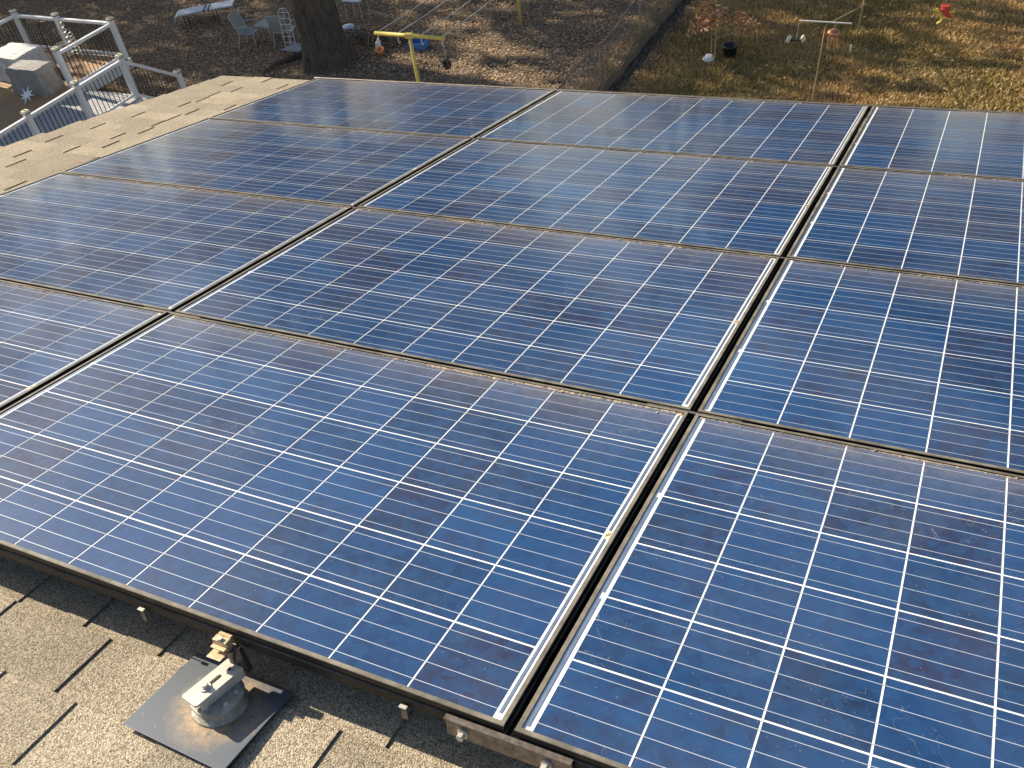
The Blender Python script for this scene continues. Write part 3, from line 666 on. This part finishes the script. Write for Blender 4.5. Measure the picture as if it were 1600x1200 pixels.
# ================================================================ THINGS IN THE LEAFY YARD
def chair(label, base, rz):
    t = thing('garden_chair', label, 'chair', base, rz, 'sling garden chairs by the tree')
    for sx in (-.27, .27):
        B().tube([(sx, .24, 0), (sx, .27, .40), (sx, .25, .60), (sx, .05, .63), (sx, -.22, .60)], .014, 6).obj('leg', 'grey_metal_paint', t)
        B().tube([(sx, -.33, 0), (sx, -.20, .40), (sx, -.38, .95)], .014, 6).obj('leg', 'grey_metal_paint', t)
    for z, y in ((.95, -.38), (.41, .25), (.40, -.2)): B().tube([(-.27, y, z), (.27, y, z)], .013, 6).obj('cross_tube', 'grey_metal_paint', t)
    n = 8; V = []
    for k in range(n + 1):
        y = .25 - .45 * k / n; z = .405 - .035 * math.sin(math.pi * k / n); V += [(-.255, y, z), (.255, y, z), (.255, y, z - .006), (-.255, y, z - .006)]
    fs = [(4 * k + i, 4 * k + (i + 1) % 4, 4 * k + 4 + (i + 1) % 4, 4 * k + 4 + i) for k in range(n) for i in range(4)] + [(0, 3, 2, 1), (4 * n, 4 * n + 1, 4 * n + 2, 4 * n + 3)]
    B().add(V, fs).obj('seat', 'sling', t)
    V = []
    for k in range(n + 1):
        q = k / n; y = -.205 - .17 * q - .03 * math.sin(math.pi * q); z = .415 + .52 * q; V += [(-.255, y, z), (.255, y, z), (.255, y - .006, z), (-.255, y - .006, z)]
    B().add(V, fs).obj('backrest', 'sling', t); return t
chair('grey sling chair facing right, left of the low garden table', gp(396, 69), math.radians(-78))
chair('grey sling chair seen from behind, beside the white wire rack', gp(444, 72) + Vector((0, .2, 0)), math.radians(12))
lt = thing('garden_table', 'low grey garden table between the two sling chairs', 'table', gp(412, 66) + Vector((0, .35, 0)))
B().box((0, 0, .43), (.62, .62, .025)).obj('table_top', 'sling', lt, bevel=.008)
for sx in (-.26, .26):
    for sy in (-.26, .26): B().tube([(sx, sy, 0), (sx * .96, sy * .96, .417)], .012, 6).obj('leg', 'grey_metal_paint', lt)
lg = thing('garden_lounger', 'pale blue-grey flat lounger with dark straps, upper left of the yard', 'lounger', gp(316, 36), math.radians(32))
V = []; prof = [(-.78, .22), (-.72, .36), (-.62, .42), (.0, .45), (.9, .47), (1.15, .47)]
for x, z in prof: V += [(x, -.27, z), (x, .27, z), (x, .27, z - .04), (x, -.27, z - .04)]
B().add(V, [(4 * k + i, 4 * k + (i + 1) % 4, 4 * k + 4 + (i + 1) % 4, 4 * k + 4 + i) for k in range(5) for i in range(4)] + [(3, 2, 1, 0), (20, 21, 22, 23)]).obj('bed', 'pale_blue', lg)
for x in (.22, .36): B().span((x, -.285, .40), (x + .045, .285, .475)).obj('strap', 'black_paint', lg)
for x in (-.45, .5):
    for sy in (-.22, .22): B().tube([(x, sy, 0), (x, sy, .41)], .014, 6).obj('leg', 'black_paint', lg)
rk = thing('wire_rack', 'white wire rack leaning beside the tree trunk', 'rack', gp(452, 84) + Vector((0, .15, 0)), math.radians(8))
for sx in (-.17, .17): B().tube([(sx, 0, 0), (sx, .05, .60), (sx * 1.0, .10, 1.08), (sx * .6, .11, 1.18)], .011, 6).obj('upright', 'white_vinyl', rk)
B().tube([(-.102, .11, 1.18), (0, .115, 1.21), (.102, .11, 1.18)], .011, 6).obj('top_bow', 'white_vinyl', rk)
B().tube([(0, 0, .1), (0, .05, .6), (0, .11, 1.2)], .008, 6).obj('middle_wire', 'white_vinyl', rk)
for k in range(7): z = .10 + k * .165; B().tube([(-.17, .094 * z, z), (.17, .094 * z, z)], .009, 6).obj('rung', 'white_vinyl', rk)
o = B().prism([(-.5, -.25), (.35, -.3), (.52, .05), (.3, .28), (-.35, .26)], 0, .05).obj('folded_tarp', 'grey_board', None, bevel=.02); o.location = gp(470, 78) + Vector((0, 0, .04)); tag(o, 'dark folded tarp on the leaves at the foot of the tree', 'tarp')
bl = B(); a = gp(408, 118); bq = gp(492, 84); bl.tube([a, a.lerp(bq, .3) + Vector((0, 0, .16)), a.lerp(bq, .6) + Vector((0, .1, .10)), bq + Vector((0, 0, .16))], [.03, .07, .09, .11], 9)
bl.tube([a.lerp(bq, .55) + Vector((0, 0, .12)), a.lerp(bq, .4) + Vector((.2, .5, .25))], [.035, .012], 6)
tag(bl.obj('fallen_branch', 'bark'), 'dark fallen branch lying in the leaves before the tree', 'branch')
st = thing('side_table', 'pale blue table with thin legs at the frame top, right of the tree', 'table', gp(556, 34) + Vector((0, .2, 0)))
B().box((0, 0, .62), (.62, .5, .03)).obj('table_top', 'pale_blue', st, bevel=.01)
for sx in (-.27, .27):
    for sy in (-.2, .2): B().tube([(sx * 1.1, sy, 0), (sx, sy, .605)], .011, 6).obj('leg', 'grey_metal_paint', st)
st = thing('stool', 'small round pale blue stool beside the tree trunk', 'stool', gp(548, 57))
B().lathe((0, 0, .26), [(0, 0), (.17, 0), (.185, .025), (.17, .06), (0, .065)], 24).obj('seat', 'pale_blue', st, smooth=True)
for k in range(3): a = k * 2.1; B().tube([(.17 * math.cos(a), .17 * math.sin(a), 0), (.12 * math.cos(a), .12 * math.sin(a), .262)], .014, 6).obj('leg', 'pale_blue', st)
bp = B(); r = random.Random(9); c = gp(592, 68)
for k in range(150):
    q = c + Vector((r.gauss(0, .62), r.gauss(0, .28), .03 + abs(r.gauss(0, .09)))); d = Vector((r.gauss(0, 1), r.gauss(0, .7), r.gauss(0, .25))).normalized() * (.12 + .35 * r.random()); bp.tube([q - d, q + d], .006 + .016 * r.random() ** 2, 5)
tag(stuff(bp.obj('brush_pile', 'twig')), 'heap of broken sticks and brush right of the tree', 'brush')
o = B().lathe((0, 0, 0), [(0, 0), (.075, .0), (.08, .02), (.08, .26), (.03, .33), (.03, .38), (0, .38)], 18).obj('white_jug', 'white_plastic', None, smooth=True); o.location = gp(591, 80); o.rotation_euler = (0, .25, 0); tag(o, 'white plastic jug standing by the brush pile', 'jug')
o = B().lathe((0, 0, 0), [(0, .0), (.09, 0), (.12, .16), (.125, .19), (.105, .19), (.08, .03), (0, .03)], 18).obj('clay_pot', 'orange_clay', None, smooth=True); o.location = gp(597, 86) + Vector((0, 0, .02)); o.rotation_euler = (.35, 0, 0); tag(o, 'orange clay pot tipped beside the white jug', 'pot')
# clothes line
TB = Vector((-12.30, 17.80, 0)); TF = gp(847, 41); TF.x = -12.2
def tpole(label, base):
    t = thing('clothesline_pole', label, 'pole', base, group='yellow clothesline poles')
    B().tube([(0, 0, -.1), (0, 0, 1.87)], .045, 14).obj('post', 'yellow_paint', t, smooth=True)
    B().tube([(-.96, 0, 1.92), (.96, 0, 1.92)], .048, 14).obj('crossbar', 'yellow_paint', t, smooth=True)
    B().span((-.10, -.055, 1.86), (.10, .055, 1.975)).obj('bracket', 'yellow_paint', t, bevel=.01)
    for x in (-.88, -.32, .32, .88): B().tube([(x, 0, 1.88), (x, -.02, 1.80), (x + .03, -.04, 1.74), (x + .06, -.03, 1.76)], .013, 6).obj('hook', 'cream_plastic', t)
    return t
tpole('near yellow T-shaped clothesline pole with hooks rising behind the panels', TB)
tpole('far yellow clothesline pole at the top of the frame', TF)
for k, x in enumerate((-.88, -.32, .32, .88)):
    pts = [(TB + Vector((x, .05, 1.95))).lerp(TF + Vector((x, -.05, 1.95)), q / 8) - Vector((0, 0, .10 * math.sin(math.pi * q / 8))) for q in range(9)]
    tag(B().tube(pts, .011, 5).obj('clothesline', 'wire_line'), f'pale clothesline strung between the yellow poles, {("leftmost", "second from left", "third from left", "rightmost")[k]}', 'line', 'clotheslines')
hp = thing('hanging_basket', 'dark hanging basket on the right end of the yellow crossbar', 'basket', TB + Vector((.90, -.03, 0)))
B().tube([(0, 0, 1.74), (.02, 0, 1.42)], .006, 5).obj('hanger', 'wire_line', hp)
B().lathe((.02, 0, 1.20), [(0, 0), (.07, .01), (.10, .10), (.11, .17), (.09, .17), (0, .05)], 14).obj('pot', 'black_paint', hp, smooth=True)
r = random.Random(3); b = B()
for k in range(46):
    a = r.random() * 6.28; d = Vector((math.cos(a), math.sin(a), r.gauss(.1, .5))) * (.10 + .12 * r.random()); q = Vector((.02, 0, 1.36)); sd = Vector((-d.y, d.x, 0)).normalized() * .02
    b.add([q, q + d * .6 + sd + Vector((0, 0, .03)), q + d - Vector((0, 0, .06)), q + d * .6 - sd + Vector((0, 0, .03))], [(0, 1, 2, 3)])
b.obj('plant', 'twig', hp)
tr = thing('blue_tray', 'blue plastic bin lying on the ground behind the yellow pole', 'bin', gp(655, 75), math.radians(8))
for sx, sy, w, d in ((0, -.18, .50, .03), (0, .18, .50, .03), (-.235, 0, .03, .33), (.235, 0, .03, .33)): B().box((sx, sy, .11), (w, d, .20)).obj('side', 'blue_plastic', tr, bevel=.008)
B().box((0, 0, .02), (.44, .33, .03)).obj('floor', 'blue_plastic', tr)
# chain link fence
fn = thing('chain_link_fence', 'chain-link fence with a bowed rusty top rail dividing the two yards', 'fence', (FENCE_X, 20, 0)); FH = .96
ys = [15.6, 17.87, 20.14, 23.06, 26.0, 29.0]
for y in ys: B().tube([(0, y - 20, -.2), (0, y - 20, FH + .03)], .022, 10).obj('post', 'galv_pipe', fn)
B().tube([(.05 * math.sin(q * .7), -5 + q * .5, FH + .045 + .02 * math.sin(q * .9)) for q in range(29)], .024, 8).obj('top_rail', 'rust_pipe', fn, smooth=True)
V = []; fs = []; pitch = .085; y0, y1 = -4.4, 9.0
k = y0 - FH
wire = B()
while k < y1:
    for sgn in (1, -1):
        a_, b_ = (k, .02), (k + FH, FH)
        if sgn < 0: a_, b_ = (k, FH), (k + FH, .02)
        ya, yb = max(a_[0], y0), min(b_[0], y1)
        if yb <= ya: continue
        f = lambda q: a_[1] + (b_[1] - a_[1]) * (q - a_[0]) / (b_[0] - a_[0])
        wire.add([(0, ya, f(ya) + .0005), (0, yb, f(yb) + .0005), (.001, yb, f(yb) - .0005), (.001, ya, f(ya) - .0005)], [(0, 1, 2, 3)])
    k += pitch
stuff(wire.obj('wire_mesh', 'galv_pipe', fn))

# ================================================================ THINGS ON THE LAWN
sb = gp(1116, 97, STEP)
sap = thing('sapling', 'young sapling with clusters of orange leaves on the lawn', 'tree', sb)
trunk = B().tube([(0, 0, 0), (.02, .02, .7), (-.01, .03, 1.4), (.03, .02, 2.2), (.02, .03, 3.2)], [.022, .019, .016, .012, .004], 8).obj('trunk', 'bare_wood', sap)
r = random.Random(12); tips = []; br = B()
for z, dx, dy, ln in ((.55, -.55, .1, 1), (.62, .75, .15, 1), (1.0, -.12, -.2, .6), (1.1, .2, -.2, .6), (1.15, -.35, .25, 1), (1.45, -.95, .1, 1), (1.5, .80, .1, 1), (1.65, -.75, .1, 1), (1.7, 1.05, -.1, 1), (1.75, .5, .2, 1), (1.9, -1.1, .15, 1), (2.0, .9, .3, 1), (2.2, -.5, -.2, 1), (2.4, .6, .1, 1), (2.7, -.3, .1, 1)):
    e = Vector((dx, dy, z + .28 * abs(dx) + .1)); br.tube([(0.01, .02, z), Vector((dx * .5, dy * .5, z + .10)), e], [.009, .007, .003], 5)
    for q in range(5): tips.append((Vector((dx, dy, 0)) * (.72 + .32 * r.random()) + Vector((r.gauss(0, .05), r.gauss(0, .05), e.z + r.gauss(0, .06))), None))
br.obj('branches', 'bare_wood', sap)
leaf_cloud(tips, 15, .09, .075, [(.52, .27, .14), (.60, .36, .20), (.44, .22, .12), (.62, .43, .27)], 8, 'crown', sap)
o = B().tube([(0, 0, -.15), (.01, .02, 1.75)], .014, 7).obj('wooden_stake', 'bare_wood'); o.location = gp(1110, 92, STEP) + Vector((0, .05, 0)); tag(o, 'thin straight stake beside the sapling trunk', 'stake')
o = B().lathe((0, 0, 0), [(0, 0), (.15, .0), (.19, .26), (.205, .27), (.20, .30), (.18, .30), (.14, .03), (0, .03)], 24).obj('black_bucket', 'black_paint', None, smooth=True); o.location = gp(1140, 88, STEP); tag(o, 'black plastic bucket on the lawn right of the sapling', 'bucket')
bm = bmesh.new(); bmesh.ops.create_icosphere(bm, subdivisions=3, radius=.13); r = random.Random(2)
for v in bm.verts: v.co *= 1 + r.gauss(0, .13); v.co.z = max(v.co.z * .8, -.05)
me = bpy.data.meshes.new('crumpled_bag'); bm.to_mesh(me); bm.free(); me.materials.append(MATS['white_plastic'])
tag(inst('crumpled_bag', me, None, gp(1107, 95, STEP) + Vector((0, 0, .05))), 'crumpled white bag at the foot of the sapling', 'bag')
# bird feeder stand
FB = gp(1272, 153, STEP); FB = FB + Vector((0, -.35, 0)); HB = 1.62
def up(base, u, v):      # height of a pixel above a base, at the base's distance
    d = ray(u, v); s_ = math.hypot(base.x, base.y) / math.hypot(d[0], d[1]); return Vector(EYE + d * s_)
cl, cr_ = up(FB, 1248, 31), up(FB, 1332, 38); cm = up(FB, 1289, 46)
fs_ = thing('feeder_pole', 'rusty bird feeder pole with a crossbar behind the back row', 'pole', FB)
B().tube([(0, 0, -.2), Vector(cm) - FB], .016, 8).obj('pole', 'bare_wood', fs_)
L_, R_ = cl - FB, cr_ - FB; zc = (L_.z + R_.z) / 2; L_.z = R_.z = zc; L_.y = R_.y = (L_.y + R_.y) / 2
B().tube([L_, R_], .018, 8).obj('crossbar', 'wire_line', fs_)
B().tube([Vector(cm) - FB, Vector(((cm - FB).x + .05, L_.y, zc))], .012, 8).obj('pole_top', 'rust_pipe', fs_)
for q in (0, .33, .66, 1): p = L_.lerp(R_, q); B().tube([p, p + Vector((0, 0, -.07)), p + Vector((.02, 0, -.10))], .006, 5).obj('hook', 'rust_pipe', fs_)
p = up(FB, 1244, 61); tf = thing('tray_feeder', 'hanging tray bird feeder with pale ends, left end of the crossbar', 'bird feeder', p)
B().tube([(0, 0, .02), L_ + FB - p - Vector((0, 0, .05))], .004, 5).obj('hanger', 'wire_line', tf)
B().box((0, 0, 0), (.26, .18, .03)).obj('tray', 'dark_metal', tf)
B().box((-.16, -.02, .0), (.08, .17, .10), Matrix.Rotation(.5, 3, 'Y')).obj('end_panel', 'cream_plastic', tf); B().box((.15, .0, .02), (.06, .17, .10), Matrix.Rotation(-.5, 3, 'Y')).obj('end_panel', 'cream_plastic', tf)
p = up(FB, 1300, 72); mf = thing('copper_feeder', 'copper mushroom-topped bird feeder in a wire coil under the crossbar', 'bird feeder', p)
B().lathe((0, 0, .28), [(0, .10), (.06, .09), (.12, .05), (.145, .0), (.13, -.015), (.03, -.01), (0, -.01)], 22).obj('cap', 'copper', mf, smooth=True)
B().lathe((0, 0, -.05), [(0, 0), (.03, 0), (.03, .325), (0, .325)], 14).obj('tube', 'copper', mf, smooth=True)
B().tube([(.115 * math.cos(k * .5), .115 * math.sin(k * .5), -.06 + k * .0031) for k in range(100)], .004, 5).obj('coil', 'rust_pipe', mf)
B().tube([(.0, 0, .37), (0.01, 0, .44), (.03, 0, .47), (0.0, 0, .52)], .006, 5).obj('hanger', 'galv_pipe', mf)
lp = gp(1337, 62, STEP)
def px3(u, v, base): return up(base, u, v)
o2 = thing('wooden_pole', 'tall bare wooden pole behind the bird feeders', 'pole', lp)
tp_ = px3(1350, 0, lp) - lp; B().tube([(0, 0, -.1), tp_, tp_ + Vector((tp_ - Vector((0, 0, 0))).normalized() * 1.2)], .02, 8).obj('shaft', 'bare_wood', o2)
a = px3(1299, 35, FB + Vector((0, .1, 0))); b_ = px3(1350, 8, lp)
tag(B().tube([a, b_], .014, 7).obj('brace_stick', 'bare_wood'), 'slanting wooden stick from the crossbar to the tall pole', 'stick')
o = B().tube([(0, 0, -.02), (.005, 0, .20)], .022, 10).obj('white_marker', 'white_plastic'); o.location = gp(1328, 82, STEP); tag(o, 'short white marker tube standing on the lawn', 'marker')
# red and yellow cloth bird hung from a wire stretched between tall poles
q = lp + tp_ + tp_.normalized() * 1.0
w0 = q; w1 = Vector((w0.x + 4.2, w0.y - .6, w0.z + .1))
tag(B().tube([w0, w0.lerp(w1, .5) - Vector((0, 0, .05)), w1], .004, 5).obj('hanging_wire', 'wire_line'), 'thin wire running right from the tall wooden pole', 'wire')
ep = thing('end_pole', 'wooden pole outside the right frame edge holding the wire', 'pole', Vector((w1.x, w1.y, STEP))); B().tube([(0, 0, -.1), (0, 0, w1.z - STEP + .05)], .022, 8).obj('shaft', 'bare_wood', ep)
bb = px3(1470, 14, Vector((w0.x + 2.0, w0.y - .3, 0))); cb = thing('cloth_bird', 'red and yellow cloth bird ornament dangling at the top right edge', 'ornament', bb)
def rel(u, v): return px3(u, v, Vector((bb.x, bb.y, 0))) - bb
B().tube([rel(1478, 8), rel(1476, 14), rel(1480, 22), rel(1486, 27)], [.10, .085, .06, .02], 8).obj('body', 'red_cloth', cb)
r = random.Random(5); b = B()
for k in range(26): s0 = rel(1478 + r.gauss(0, 3), 18); e = rel(1482 + r.gauss(0, 5), 25 + r.random() * 5); b.tube([s0, e + Vector((0, r.gauss(0, .05), 0))], [.012, .003], 4)
b.obj('fringe', 'orange_clay', cb)
B().tube([rel(1464, 13), rel(1468, 20), rel(1472, 29), rel(1470, 33), rel(1464, 37)], [.022, .026, .024, .024, .03], 7).obj('leg', 'yellow_cloth', cb)
B().tube([rel(1480, 20), rel(1487, 18), rel(1492, 19)], [.022, .024, .034], 7).obj('leg', 'yellow_cloth', cb)
B().tube([rel(1457, 15), rel(1463, 17), rel(1467, 19)], [.02, .025, .02], 7).obj('wing', 'yellow_cloth', cb)
B().tube([rel(1478, 4), w0.lerp(w1, .48) - bb - Vector((0, 0, .05))], .004, 5).obj('string', 'wire_line', cb)
